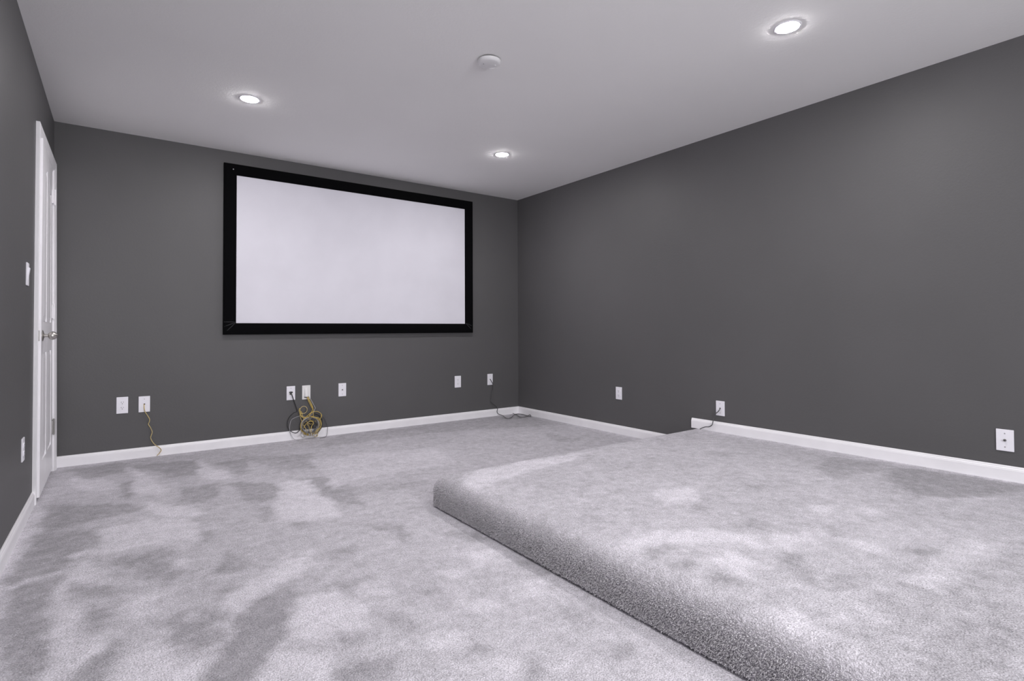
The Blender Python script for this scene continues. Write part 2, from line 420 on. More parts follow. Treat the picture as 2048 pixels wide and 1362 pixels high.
CABLE_A = [(-3.539,-0.004,0.404), (-3.535,-0.022,0.353), (-3.517,-0.022,0.316), (-3.504,-0.020,0.287), (-3.506,-0.018,0.265), (-3.511,-0.016,0.248), (-3.497,-0.018,0.220), (-3.487,-0.020,0.188), (-3.493,-0.018,0.162), (-3.496,-0.018,0.144), (-3.486,-0.020,0.116), (-3.467,-0.022,0.088), (-3.444,-0.024,0.067), (-3.429,-0.026,0.046), (-3.437,-0.026,0.026), (-3.455,-0.024,0.005)]
CABLE_CORNER = [(-0.389,-0.004,0.408), (-0.367,-0.020,0.360), (-0.356,-0.018,0.311), (-0.375,-0.016,0.258), (-0.383,-0.014,0.194), (-0.387,-0.014,0.168), (-0.359,-0.016,0.139), (-0.315,-0.018,0.109), (-0.303,-0.020,0.081), (-0.311,-0.022,0.050), (-0.297,-0.025,0.022), (-0.297,-0.119,0.012), (-0.356,-0.257,0.012), (-0.319,-0.286,0.012), (-0.174,-0.150,0.012), (-0.091,-0.119,0.012), (-0.066,-0.177,0.012), (-0.085,-0.281,0.012), (-0.004,-0.238,0.012), (-0.075,-0.330,0.012), (-0.097,-0.305,0.012), (-0.187,-0.335,0.012), (-0.204,-0.306,0.012), (-0.154,-0.186,0.012), (-0.111,-0.046,0.012)]
CABLE_RIGHT = [(-0.004,-2.572,0.352), (-0.022,-2.565,0.328), (-0.022,-2.541,0.307), (-0.022,-2.526,0.278), (-0.024,-2.520,0.245), (-0.024,-2.511,0.219), (-0.024,-2.486,0.202), (-0.026,-2.450,0.195), (-0.030,-2.409,0.173)]
CABLE_BLACK = [(-2.481,-0.008,0.417), (-2.475,-0.030,0.390), (-2.458,-0.025,0.340), (-2.438,-0.020,0.281), (-2.431,-0.020,0.246), (-2.458,-0.016,0.234), (-2.494,-0.014,0.199), (-2.509,-0.014,0.153), (-2.505,-0.016,0.110), (-2.477,-0.022,0.074), (-2.442,-0.030,0.061), (-2.416,-0.035,0.079), (-2.377,-0.030,0.127), (-2.340,-0.030,0.142)]
CABLE_GREY1 = [(-2.359,-0.030,0.192), (-2.401,-0.030,0.206), (-2.447,-0.030,0.196), (-2.481,-0.028,0.176), (-2.494,-0.028,0.125), (-2.490,-0.030,0.072), (-2.471,-0.035,0.023), (-2.440,-0.050,-0.014)]
CABLE_GREY2 = [(-2.324,-0.040,0.219), (-2.267,-0.040,0.238), (-2.235,-0.045,0.202), (-2.219,-0.045,0.161), (-2.222,-0.045,0.112), (-2.249,-0.045,0.061), (-2.268,-0.045,0.020), (-2.272,-0.045,-0.009)]
CABLE_GREY3 = [(-2.293,-0.030,0.244), (-2.245,-0.030,0.220), (-2.195,-0.026,0.156), (-2.169,-0.024,0.094), (-2.170,-0.026,0.049), (-2.192,-0.035,0.009), (-2.224,-0.045,-0.005), (-2.264,-0.050,-0.012)]

# ---------------------------------------------------------------- carpet nap (vacuum and foot marks brushed into the pile)
def nap_values(P, polys, seed, rows=None):
    """P: N x 2 floor points; returns brushed-nap value per point"""
    off = np.array([(noise.noise((x * 3.1 + seed, y * 3.1, 0.3)) * 0.045 + noise.noise((x * 11 + seed, y * 11, 1.3)) * 0.026 + noise.noise((x * 27 + seed, y * 27, 1.3)) * 0.020,
                     noise.noise((x * 3.1 + seed, y * 3.1, 7.3)) * 0.045 + noise.noise((x * 11 + seed, y * 11, 5.3)) * 0.026 + noise.noise((x * 27 + seed, y * 27, 8.3)) * 0.020) for x, y in P])
    Q = P + off
    val = np.zeros(len(P))
    for v, poly in polys:
        V = np.array(poly, float); n = len(V)
        lo = V.min(0) - 0.12; hi = V.max(0) + 0.12
        idx = np.where((Q[:, 0] > lo[0]) & (Q[:, 0] < hi[0]) & (Q[:, 1] > lo[1]) & (Q[:, 1] < hi[1]))[0]
        if len(idx) == 0: continue
        q = Q[idx]; d2 = np.full(len(q), 1e9); inside = np.zeros(len(q), bool)
        for i in range(n):
            a = V[i]; b = V[(i + 1) % n]; e = b - a; w = q - a
            t = np.clip((w @ e) / max(e @ e, 1e-9), 0, 1)
            d2 = np.minimum(d2, ((w - t[:, None] * e) ** 2).sum(1))
            c = ((a[1] > q[:, 1]) != (b[1] > q[:, 1])) & (q[:, 0] < (b[0] - a[0]) * (q[:, 1] - a[1]) / (b[1] - a[1] + 1e-12) + a[0])
            inside ^= c
        sd = np.where(inside, np.sqrt(d2), -np.sqrt(d2))
        soft = 0.032
        k = np.clip((sd + soft) / (2 * soft), 0, 1); k = k * k * (3 - 2 * k)
        val[idx] = val[idx] * (1 - k) + v * k
    bgn = np.array([noise.noise((x * 2.3 + seed * 2, y * 2.3, 3.7)) for x, y in P])
    return val + 0.35 * bgn

def set_nap(me, vals):
    a = me.attributes.new('nap', 'FLOAT', 'POINT'); a.data.foreach_set('value', np.asarray(vals, dtype=np.float32))

def grid_mesh(name, xs, ys, z):
    X, Y = np.meshgrid(xs, ys)
    V = np.stack([X.ravel(), Y.ravel(), np.full(X.size, z)], 1)
    nx = len(xs); ny = len(ys)
    i = (np.arange(ny - 1)[:, None] * nx + np.arange(nx - 1)[None, :]).ravel()
    Fc = np.stack([i, i + 1, i + nx + 1, i + nx], 1)
    me = bpy.data.meshes.new(name); me.from_pydata(V.tolist(), [], Fc.tolist())
    return me, V

# ---------------------------------------------------------------- the room shell
WT = 0.12
def wl(y, z):                   # left wall surface: it leans in a little toward the far bottom corner
    return -W + 0.022 * (1 - z / H) * min(max(1 + y / 1.0, 0), 1)

xs = np.arange(-W - 0.10, 0.1001, 0.018); ys = np.concatenate([np.arange(REAR - 0.1, -5.3, 0.12), np.arange(-5.3, 0.1001, 0.018)])
me, V = grid_mesh('floor', xs, ys, 0.0)
set_nap(me, nap_values(V[:, :2], NAP_FLOOR, 1.7))
structure(link_mesh('floor', me, M_CARPET))

bm = bmesh.new(); box(bm, -W - WT, WT, REAR - WT, WT, H, H + WT)
structure(obj('ceiling', bm, M_CEIL))
bm = bmesh.new(); box(bm, -W - WT, WT, 0, WT, -0.02, H)
structure(obj('wall_back', bm, M_WALL))
bm = bmesh.new(); box(bm, 0, WT, REAR, 0, -0.02, H)
structure(obj('wall_right', bm, M_WALL))
bm = bmesh.new()
for q in ((-W - WT, WX0, -0.02, H), (WX1, WT, -0.02, H), (WX0, WX1, -0.02, WZ0), (WX0, WX1, WZ1, H)):
    box(bm, q[0], q[1], REAR - WT, REAR, q[2], q[3])
structure(obj('wall_front', bm, M_WALL))
# unseen window added in the rear wall to light the room
win = structure(empty('added_window_1', ((WX0 + WX1) / 2, REAR, WZ0)))
def wbar(nm, x0, x1, z0, z1, y0=-0.08, y1=-0.03, mat=None):
    bm = bmesh.new(); box(bm, x0 - win.location.x, x1 - win.location.x, y0, y1, z0 - WZ0, z1 - WZ0)
    return obj(nm, bm, mat or M_TRIM, win, bevel=0.002)
wbar('added_window_frame', WX0, WX0 + 0.05, WZ0, WZ1); wbar('added_window_frame', WX1 - 0.05, WX1, WZ0, WZ1)
wbar('added_window_frame', WX0, WX1, WZ0, WZ0 + 0.05); wbar('added_window_frame', WX0, WX1, WZ1 - 0.05, WZ1)
wbar('added_mullion', (WX0 + WX1) / 2 - 0.025, (WX0 + WX1) / 2 + 0.025, WZ0, WZ1)
wbar('added_window_sill', WX0 - 0.05, WX1 + 0.05, WZ0 - 0.03, WZ0, -0.11, 0.05)
for s_ in (0, 1):
    xa = WX0 + 0.05 + s_ * (WX1 - WX0 - 0.05) / 2; wbar('added_pane', xa, xa + (WX1 - WX0) / 2 - 0.075, WZ0 + 0.05, WZ1 - 0.05, -0.057, -0.053, M_PANE)

DY0, DY1, DZ = -0.943, -0.108, 2.068       # door opening in the left wall
def wall_piece(bm, ya, yb, za, zb, ny=6, nz=6):
    P = {}
    for i in range(ny + 1):
        for j in range(nz + 1):
            y = ya + (yb - ya) * i / ny; z = za + (zb - za) * j / nz
            P[i, j] = (bm.verts.new((wl(y, z), y, z)), bm.verts.new((-W - WT, y, z)))
    for i in range(ny):
        for j in range(nz):
            for k in (0, 1):
                bm.faces.new((P[i, j][k], P[i + 1, j][k], P[i + 1, j + 1][k], P[i, j + 1][k]))
    for i in range(ny):
        for j in (0, nz): bm.faces.new((P[i, j][0], P[i + 1, j][0], P[i + 1, j][1], P[i, j][1]))
    for j in range(nz):
        for i in (0, ny): bm.faces.new((P[i, j][0], P[i, j + 1][0], P[i, j + 1][1], P[i, j][1]))
bm = bmesh.new()
wall_piece(bm, REAR, DY0, -0.02, H, 8, 2)
wall_piece(bm, DY0, DY1, DZ, H, 4, 2)
wall_piece(bm, DY1, 0.0, -0.02, H, 2, 8)
structure(obj('wall_left', bm, M_WALL))

# baseboards: a flat board with a stepped top edge, 77 mm tall
BASE = [(0.0, 0.0), (0.013, 0.0), (0.013, 0.056), (0.0115, 0.060), (0.0115, 0.063), (0.0085, 0.067), (0.0075, 0.073), (0.004, 0.0768), (0.0, 0.0768)]
def baseboard(name, a, b, out, z0=0.0, nseg=1, xf=None):
    """run the profile from a to b on the wall line; out = unit vector into the room"""
    bm = bmesh.new(); rows = []
    for k in range(nseg + 1):
        t = k / nseg; x = a[0] + (b[0] - a[0]) * t; y = a[1] + (b[1] - a[1]) * t
        row = []
        for d, h in BASE:
            px = x + out[0] * d; py = y + out[1] * d
            if xf: px = xf(py, h + z0) + d
            row.append(bm.verts.new((px, py, z0 + h)))
        rows.append(row)
    n = len(BASE)
    for p, q in zip(rows, rows[1:]):
        for i in range(n):
            j = (i + 1) % n
            bm.faces.new((p[i], p[j], q[j], q[i]))
    bm.faces.new(rows[0]); bm.faces.new(rows[-1][::-1])
    return structure(obj(name, bm, M_TRIM))
PLAT_H, PLAT_X, PLAT_Y, PLAT_R = 0.1705, -2.312, -2.305, 0.085
baseboard('baseboard_back', (-W + 0.02, 0), (0, 0), (0, -1))
bb = baseboard('baseboard_right', (0, 0), (0, -2.33), (-1, 0))
baseboard('baseboard_right_upper', (0, -2.318), (0, REAR), (-1, 0), PLAT_H)
baseboard('baseboard_left', (0, -1.002), (0, REAR), (1, 0), 0, 6, wl)
baseboard('baseboard_left_corner', (0, 0), (0, -0.05), (1, 0), 0, 2, wl)

# ---------------------------------------------------------------- carpeted seating platform
def build_platform():
    step = 0.018
    n1 = 126; n2 = 270; nc = 9; rc = 0.03
    O = []; I = []
    xi = PLAT_X + PLAT_R; yi = PLAT_Y - PLAT_R
    for k in range(n1 + 1):
        x = -0.004 + (xi + 0.004) * k / n1
        O.append((x, PLAT_Y)); I.append((x, yi))
    # corner (small plan radius)
    O.append((PLAT_X + rc + 0.03, PLAT_Y)); I.append((xi, yi))
    for k in range(nc + 1):
        a = math.pi / 2 + (math.pi / 2) * k / nc
        O.append((PLAT_X + rc + rc * math.cos(a), PLAT_Y - rc + rc * math.sin(a))); I.append((xi, yi))
    O.append((PLAT_X, PLAT_Y - rc - 0.03)); I.append((xi, yi))
    for k in range(n2 + 1):
        y = yi + (REAR - yi) * k / n2
        O.append((PLAT_X, y)); I.append((xi, y))
    prof = [(-0.10, 0.0), (-0.02, 0.008), (0.0, 0.022)]          # (inset fraction, z); first ring tucked in at the floor
    prof += [(0.0, 0.022 + (PLAT_H - PLAT_R - 0.022) * k / 3) for k in range(1, 4)]
    for k in range(1, 11):
        a = (math.pi / 2) * k / 10
        prof.append((1 - math.cos(a), PLAT_H - PLAT_R + PLAT_R * math.sin(a)))
    O = np.array(O); I = np.array(I); n = len(O); Vt = []
    for fr, z in prof:
        fr2 = abs(fr)
        Pp = O + (I - O) * fr2
        Vt.append(np.column_stack([Pp, np.full(n, z)]))
    Vt = np.concatenate(Vt); Fc = []
    for j in range(len(prof) - 1):
        for i in range(n - 1):
            a = j * n + i; Fc.append((a, a + 1, a + n + 1, a + n))
    base = len(Vt)
    gx = np.linspace(-0.004, xi, n1 + 1); gy = np.linspace(yi, REAR, n2 + 1)
    X, Y = np.meshgrid(gx, gy)
    top = np.column_stack([X.ravel(), Y.ravel(), np.full(X.size, PLAT_H)])
    for j in range(n2):
        for i in range(n1):
            a = base + j * (n1 + 1) + i
            Fc.append((a, a + 1, a + n1 + 2, a + n1 + 1))
    A = np.concatenate([Vt, top])
    me = bpy.data.meshes.new('platform'); me.from_pydata(A.tolist(), [], Fc)
    bm = bmesh.new(); bm.from_mesh(me)
    bmesh.ops.remove_doubles(bm, verts=bm.verts, dist=1e-5)
    bmesh.ops.recalc_face_normals(bm, faces=bm.faces)
    bm.to_mesh(me); bm.free()
    co = np.empty(len(me.vertices) * 3); me.vertices.foreach_get('co', co); co = co.reshape(-1, 3)
    val = nap_values(co[:, :2], NAP_PLATFORM, 4.1)
    set_nap(me, val)
    return me
pm = build_platform()
plat = link_mesh('seating_platform', pm, M_CARPET, smooth=True)
tag(plat, 'low carpeted seating platform with rounded edges against the right wall', 'platform')

# pile standing out of the riser face and the rounded edge, seen end-on by anyone in the lower part of the room
def build_pile():
    rs = np.random.RandomState(11)
    y0, y1 = -4.75, PLAT_Y - 0.035
    flat = PLAT_H - PLAT_R - 0.012; arc = PLAT_R * math.radians(74); Ls = flat + arc
    N = int((y1 - y0) * Ls / (0.0030 ** 2))
    y = rs.uniform(y0, y1, N); s = rs.uniform(0, Ls, N)
    a = np.clip((s - flat) / PLAT_R, 0, None)
    px = np.where(s < flat, PLAT_X, PLAT_X + PLAT_R * (1 - np.cos(a)))
    pz = np.where(s < flat, 0.012 + s, PLAT_H - PLAT_R + PLAT_R * np.sin(a))
    nx = np.where(s < flat, -1.0, -np.cos(a)); nz = np.where(s < flat, 0.0, np.sin(a))
    fade = np.clip((Ls - s) / (Ls * 0.70), 0.0, 1.0) ** 1.2             # shorter toward the top, so the riser's shade fades out upward
    ln = (0.0022 + 0.0078 * fade) * rs.uniform(0.75, 1.2, N)
    t1 = rs.normal(0, 0.42, N); t2 = rs.normal(0.10, 0.42, N)      # lean along y and down / up the face
    d = np.stack([nx - nz * t2 * -1, t1, nz + nx * t2 * -1], 1)
    d = np.stack([nx + nz * (-t2), t1, nz - nx * (-t2)], 1); d /= np.linalg.norm(d, axis=1)[:, None]
    bend = np.stack([rs.normal(0, 0.25, N), rs.normal(0, 0.35, N), rs.normal(-0.1, 0.25, N)], 1)
    P0 = np.stack([px - nx * 0.002, y, pz - nz * 0.002], 1)
    P1 = P0 + d * (ln * 0.55)[:, None]
    d2 = d + bend; d2 /= np.linalg.norm(d2, axis=1)[:, None]
    P2 = P1 + d2 * (ln * 0.55)[:, None]
    for P in (P1, P2): P[:, 2] = np.maximum(P[:, 2], 0.003)
    pts = np.stack([P0, P1, P2], 1).reshape(-1, 3)
    hc = bpy.data.hair_curves.new('carpet_pile'); hc.add_curves([3] * N)
    hc.attributes['position'].data.foreach_set('vector', pts.astype(np.float32).ravel())
    rad = hc.attributes.get('radius') or hc.attributes.new('radius', 'FLOAT', 'POINT')
    rr = np.tile(np.array([0.00085, 0.00095, 0.00060]), N) * np.repeat(rs.uniform(0.8, 1.2, N), 3)
    rad.data.foreach_set('value', rr.astype(np.float32))
    o = bpy.data.objects.new('carpet_pile', hc); COL.objects.link(o); o.parent = plat
    hc.materials.append(M_PILE); o['kind'] = 'stuff'
    return o
build_pile()

# ---------------------------------------------------------------- door and its casing in the left wall
def mapped(bm, verts=None):
    for v in (verts or bm.verts):
        d, y, z = v.co
        v.co = (wl(y, max(z, 0)) + d, y, z)
CAS = [(-0.012, 0.0), (0.017, 0.0), (0.0185, 0.004), (0.0185, 0.016), (0.0165, 0.020), (0.0155, 0.044), (0.012, 0.052), (0.009, 0.060), (-0.012, 0.060)]
bm = bmesh.new()
def casing_run(outer_pts, inward):
    rows = []
    for (y, z), (iy, iz) in zip(outer_pts, inward):
        rows.append([bm.verts.new((d, y + iy * w_, z + iz * w_)) for d, w_ in CAS])
    n = len(CAS)
    for p_, q_ in zip(rows, rows[1:]):
        for i in range(n):
            j = (i + 1) % n; bm.faces.new((p_[i], p_[j], q_[j], q_[i]))
    bm.faces.new(rows[0]); bm.faces.new(rows[-1][::-1])
ya, yb, zt = -1.002, -0.049, 2.127
pts = [(ya, 0.0)] + [(ya, zt * k / 8) for k in range(1, 8)] + [(ya, zt), (yb, zt)] + [(yb, zt * k / 8) for k in range(7, 0, -1)] + [(yb, 0.0)]
inn = [(1, 0)] * 8 + [(1, -1), (-1, -1)] + [(-1, 0)] * 8
casing_run(pts, inn)
mapped(bm)
structure(obj('trim_1', bm, M_TRIM))
# jamb lining the opening
bm = bmesh.new()
box(bm, -WT, 0.004, DY0 - 0.001, DY0 + 0.014, 0, DZ)
box(bm, -WT, 0.004, DY1 - 0.002, DY1 + 0.001, 0, DZ)
box(bm, -WT, 0.004, DY0, DY1, DZ - 0.010, DZ + 0.001)
box(bm, -0.075, -0.040, DY0 + 0.014, DY0 + 0.026, 0, DZ)       # door stop
mapped(bm)
structure(obj('trim_2', bm, M_TRIM))

HY, LY, D_TOP, D_BOT = -0.116, -0.924, 2.057, 0.022
ANG = math.asin(0.024 / 0.81)
door = structure(empty('door_1', (0, 0, 0)))
door['label'] = 'white panelled door standing slightly ajar beside the back corner'
def door_map(bm):
    for v in bm.verts:
        d, y, z = v.co
        v.co = (wl(y, z) + d + (HY - y) * math.sin(ANG), y, z)
bm = bmesh.new()
box(bm, -0.035, -0.006, LY, HY, D_BOT, D_TOP)
ST, MU = 0.112, 0.096
py = [(LY + ST, (LY + HY) / 2 - MU / 2), ((LY + HY) / 2 + MU / 2, HY - ST)]
def slab(y0, y1, z0, z1): box(bm, -0.0062, 0.0, y0, y1, z0, z1)
slab(LY, LY + ST, D_BOT, D_TOP); slab(HY - ST, HY, D_BOT, D_TOP)
slab(py[0][1], py[1][0], D_BOT, D_TOP)
slab(LY + ST, HY - ST, D_BOT, 0.205); slab(LY + ST, HY - ST, 0.832, 1.015)
arch = lambda y: 1.868 + 0.085 * (0.5 + 0.5 * math.cos(math.pi * min(1, abs(y - (LY + HY) / 2) / 0.30)))
for y0, y1 in py:
    up = [(y0 + (y1 - y0) * k / 12, arch(y0 + (y1 - y0) * k / 12)) for k in range(13)]
    prism(bm, up + [(y1, D_TOP), (y0, D_TOP)], 0.0, 'x', -0.0062)
door_map(bm)
leaf = obj('door_leaf', bm, M_TRIM, door)
def panel(y0, y1, z0, zf):
    """raised door panel with a wide chamfer; zf gives the top outline"""
    bm = bmesh.new(); ins = [(0.004, -0.0062), (0.012, -0.0046), (0.034, -0.0008), (0.040, -0.0008)]
    rings = []
    for e, d in ins:
        N = 12; ring = [(y0 + e, z0 + e), (y1 - e, z0 + e)]
        ring += [(y1 - e - (y1 - y0 - 2 * e) * k / N, zf(y1 - e - (y1 - y0 - 2 * e) * k / N) - e) for k in range(N + 1)]
        rings.append([bm.verts.new((d, a, b)) for a, b in ring])
    n = len(rings[0])
    for p_, q_ in zip(rings, rings[1:]):
        for i in range(n):
            j = (i + 1) % n; bm.faces.new((p_[i], p_[j], q_[j], q_[i]))
    bm.faces.new(rings[-1])
    door_map(bm)
    return obj('panel', bm, M_TRIM, leaf)
for y0, y1 in py:
    panel(y0, y1, 1.015, arch)
    panel(y0, y1, 0.205, lambda y: 0.832)
# knob, rosette, latch
kx, ky, kz = wl(-0.86, 0.93) + (HY - (-0.860)) * math.sin(ANG), -0.860, 0.932
R90 = Matrix.Rotation(math.pi / 2, 4, 'Y')
bm = bmesh.new()
lathe(bm, [(0, 0), (0.031, 0.0), (0.031, 0.0025), (0.028, 0.005), (0.015, 0.008), (0.0095, 0.010), (0.0095, 0.026),
           (0.015, 0.0285), (0.0205, 0.033), (0.0240, 0.040), (0.0242, 0.047), (0.0212, 0.056), (0.0150, 0.064), (0.0070, 0.0695), (0, 0.071)], 36,
      Matrix.Translation((kx, ky, kz)) @ R90)
kb = obj('door_knob', bm, M_METAL, door, smooth=True); kb['label'] = 'satin nickel egg-shaped knob'
bm = bmesh.new(); lx = wl(LY, 0.93) + (HY - LY) * math.sin(ANG)
box(bm, lx - 0.030, lx - 0.006, LY - 0.0012, LY + 0.001, kz - 0.030, kz + 0.030)
lp = obj('latch_plate', bm, M_HINGE, door, bevel=0.0005); lp['label'] = 'small metal latch plate'
bm = bmesh.new(); box(bm, lx - 0.023, lx - 0.012, LY - 0.008, LY + 0.001, kz - 0.009, kz + 0.009)
obj('latch_bolt', bm, M_HINGE, lp, bevel=0.002)
for dz in (-0.023, 0.023):
    bm = bmesh.new(); lathe(bm, [(0, 0.0006), (0.004, 0.0006), (0.004, -0.001)], 12, Matrix.Translation((lx - 0.018, LY - 0.0012, kz + dz)) @ Matrix.Rotation(math.pi / 2, 4, 'X'))
    obj('screw', bm, M_DARK, lp)
for hz, hm, nm in ((1.878, M_TRIM, 'white painted hinge'), (1.092, M_TRIM, None), (0.304, M_HINGE, 'bare steel hinge')):
    bm = bmesh.new(); hx = wl(HY, hz); kd = 0.014 if nm == 'white painted hinge' else 0.008
    tube(bm, [Vector((hx + kd, HY + 0.004, hz - 0.05)), Vector((hx + kd, HY + 0.004, hz + 0.05))], 0.0065, 12)
    box(bm, hx - 0.002, hx + kd - 0.003, HY - 0.035, HY + 0.004, hz - 0.046, hz + 0.046)
    box(bm, hx - 0.002, hx + kd - 0.003, HY + 0.004, HY + 0.034, hz - 0.046, hz + 0.046)
    for s_ in (-1, 1):
        tube(bm, [Vector((hx + kd, HY + 0.004, hz + s_ * 0.05)), Vector((hx + kd, HY + 0.004, hz + s_ * 0.055))], 0.005, 10)
    h_ = obj('hinge', bm, hm, door)
    if nm: h_['label'] = nm
# dark closet space behind the ajar door
bm = bmesh.new(); box(bm, -W - 0.75, -W - WT, DY0 - 0.3, DY1 + 0.2, -0.02, DZ + 0.1)
bmesh.ops.delete(bm, geom=[fc for fc in bm.faces if fc.calc_center_median().x > -W - WT - 1e-4], context='FACES')
structure(obj('wall_closet', bm, M_WALL))

# ---------------------------------------------------------------- projector screen on the back wall
SX0, SX1, SZ0, SZ1 = -3.0115, -0.6265, 0.9228, 2.3318
IX0, IX1, IZ0, IZ1 = -2.9165, -0.7225, 1.0175, 2.2405
scr = tag(empty('projector_screen', ((SX0 + SX1) / 2, 0, SZ0)), 'large white fixed projector screen in a wide black velvet frame on the back wall', 'projector screen')
ox, oz = scr.location.x, scr.location.z
def loc_obj(name, bm, mat, par, **kw):
    bmesh.ops.translate(bm, verts=bm.verts, vec=(-ox, 0, -oz))
    return obj(name, bm, mat, par, **kw)
bm = bmesh.new(); N, Mz = 88, 50
gv = [[None] * (Mz + 1) for _ in range(N + 1)]
for i in range(N + 1):
    for j in range(Mz + 1):
        x = IX0 - 0.02 + (IX1 - IX0 + 0.04) * i / N; z = IZ0 - 0.02 + (IZ1 - IZ0 + 0.04) * j / Mz
        e = min(i, N - i, 4 * j, 4 * (Mz - j)) / 10.0
        w_ = noise.noise((x * 1.7, z * 2.6 + x * 0.5, 2.2)) * 0.0035 + noise.noise((x * 5, z * 3.4, 9.2)) * 0.0009
        gv[i][j] = bm.verts.new((x, -0.024 + w_ * min(1, e), z))
for i in range(N):
    for j in range(Mz):
        bm.faces.new((gv[i][j], gv[i + 1][j], gv[i + 1][j + 1], gv[i][j + 1]))
loc_obj('screen_fabric', bm, M_SCREEN, scr, smooth=True)
# four velvet-wrapped rails, mitred
RAIL = [(0.0, -0.002), (0.0, -0.032), (0.004, -0.0385), (0.012, -0.041), (0.050, -0.0405), (0.080, -0.037), (0.090, -0.032), (0.0945, -0.025), (0.0945, -0.002)]
corners_o = [(SX0, SZ0), (SX1, SZ0), (SX1, SZ1), (SX0, SZ1)]; corners_i = [(IX0, IZ0), (IX1, IZ0), (IX1, IZ1), (IX0, IZ1)]
for k in range(4):
    bm = bmesh.new(); rows = []
    a, b = corners_o[k], corners_o[(k + 1) % 4]; ai, bi = corners_i[k], corners_i[(k + 1) % 4]
    for t in [i / 30 for i in range(31)]:
        row = []
        for w_, d in RAIL:
            q = w_ / 0.0945
            px = (a[0] + (ai[0] - a[0]) * q) * (1 - t) + (b[0] + (bi[0] - b[0]) * q) * t
            pz = (a[1] + (ai[1] - a[1]) * q) * (1 - t) + (b[1] + (bi[1] - b[1]) * q) * t
            wob = 0.0012 * noise.noise((px * 9, pz * 9, k)) if 0 < t < 1 else 0
            row.append(bm.verts.new((px, d + wob, pz)))
        rows.append(row)
    for p_, q_ in zip(rows, rows[1:]):
        for i in range(len(RAIL) - 1):
            bm.faces.new((p_[i], p_[i + 1], q_[i + 1], q_[i]))
        bm.faces.new((p_[-1], p_[0], q_[0], q_[-1]))
    bm.faces.new(rows[0]); bm.faces.new(rows[-1][::-1])
    rail = loc_obj('frame_rail', bm, M_VELVET, scr, smooth=True)
    if k in (0, 1):
        # gathered fabric folds fanning out of the lower corners
        sgn, cx_, cix = (1, SX0, IX0) if k == 0 else (-1, SX1, IX1)
        ends = [(0.004, 0.104), (0.006, 0.066), (0.020, 0.026)] if k == 0 else [(0.014, 0.070), (0.024, 0.034)]
        bm = bmesh.new()
        for ex, ez in ends:
            A = Vector((cx_ + sgn * ex, -0.0368, SZ0 + ez)); B = Vector((cix - sgn * 0.008, -0.0325, IZ0 + 0.004 + (ez - 0.06) * 0.10))
            pts_ = [A + (B - A) * (i / 8) + Vector((0, -0.0042 * math.sin(math.pi * i / 8), 0)) for i in range(9)]
            tube(bm, pts_, 0.0036, 8)
        fo = loc_obj('fabric_fold', bm, M_FOLD, rail, smooth=True)
bm = bmesh.new(); lathe(bm, [(0, 0.002), (0.004, 0.0015), (0.0045, 0)], 14, Matrix.Translation((SX0 + 0.067, -0.0405, SZ1 - 0.047)) @ Matrix.Rotation(math.pi / 2, 4, 'X'))
s_ = loc_obj('screw', bm, M_SCREW, scr); s_['label'] = 'tiny bright screw head in the upper left corner'

# ---------------------------------------------------------------- wall plates
def plate(bm, w, h, t=0.006):
    a = w / 2; b = h / 2
    box(bm, -a, a, -t, 0, -b, b)
def plate_obj(parent, w, h, mat=None, t=0.0062):
    bm = bmesh.new(); plate(bm, w, h, t)
    return obj('cover_plate', bm, mat or M_PLASTIC, parent, bevel=0.0022, segs=3)
def disc(bm, r_, x, z, y0, y1, seg=16):
    lathe(bm, [(0, y1), (r_, y1), (r_, y0)], seg, Matrix.Translation((x, 0, z)) @ Matrix.Rotation(math.pi / 2, 4, 'X'))
def screw_at(parent, x, z, t=0.0062, mat=None, r_=0.003):
    bm = bmesh.new(); disc(bm, r_, x, z, t - 0.001, t + 0.0008, 14)
    return obj('screw', bm, mat or M_PLASTIC2, parent)
def duplex(name, loc, rotz, w, h, label):
    e = tag(empty(name, loc, rotz), label, 'outlet', 'white duplex outlets')
    plate_obj(e, w, h)
    for s_ in (1, -1):
        cz = s_ * 0.0195
        bm = bmesh.new(); pts = []
        for k in range(28):
            a = 2 * math.pi * k / 28
            pts.append((0.0172 * math.cos(a), cz + max(-0.0142, min(0.0142, 0.0172 * math.sin(a)))))
        prism(bm, pts, -0.0086, 'y', -0.005)
        rc_ = obj('receptacle', bm, M_PLASTIC, e)
        for dx, hh in ((-0.0064, 0.0042), (0.0064, 0.0034)):
            bm = bmesh.new(); box(bm, dx - 0.0011, dx + 0.0011, -0.0089, -0.0078, cz + 0.0035 - hh, cz + 0.0035 + hh); obj('slot', bm, M_DARK, rc_)
        bm = bmesh.new(); disc(bm, 0.0026, 0, cz - 0.0075, 0.0078, 0.0089, 12); obj('ground_hole', bm, M_DARK, rc_)
    screw_at(e, 0, 0)
    return e
def coax(name, loc, rotz, w, h, label, big=False, port=True):
    e = tag(empty(name, loc, rotz), label, 'wall plate', 'white coax wall plates')
    plate_obj(e, w, h)
    screw_at(e, 0, h / 2 - 0.021, mat=M_SCREW); screw_at(e, 0, -h / 2 + 0.021, mat=M_SCREW)
    if port:
        bm = bmesh.new()
        lathe(bm, [(0, 0.0075), (0.0068, 0.0075), (0.0068, 0.0062 - 0.002)], 6, Matrix.Rotation(math.pi / 2, 4, 'X'))
        lathe(bm, [(0.0015, 0.016), (0.0046, 0.016), (0.0046, 0.007)], 18, Matrix.Rotation(math.pi / 2, 4, 'X'))
        c = obj('coax_connector', bm, M_BRASSY, e); c['label'] = 'threaded metal coax connector'
        bm = bmesh.new(); disc(bm, 0.0021, 0, 0, 0.012, 0.0163, 12); obj('pin_hole', bm, M_DARK, c)
    else:
        bm = bmesh.new(); disc(bm, 0.0058, 0, 0, 0.004, 0.0066, 18); obj('cable_hole', bm, M_DARK, e)
    return e
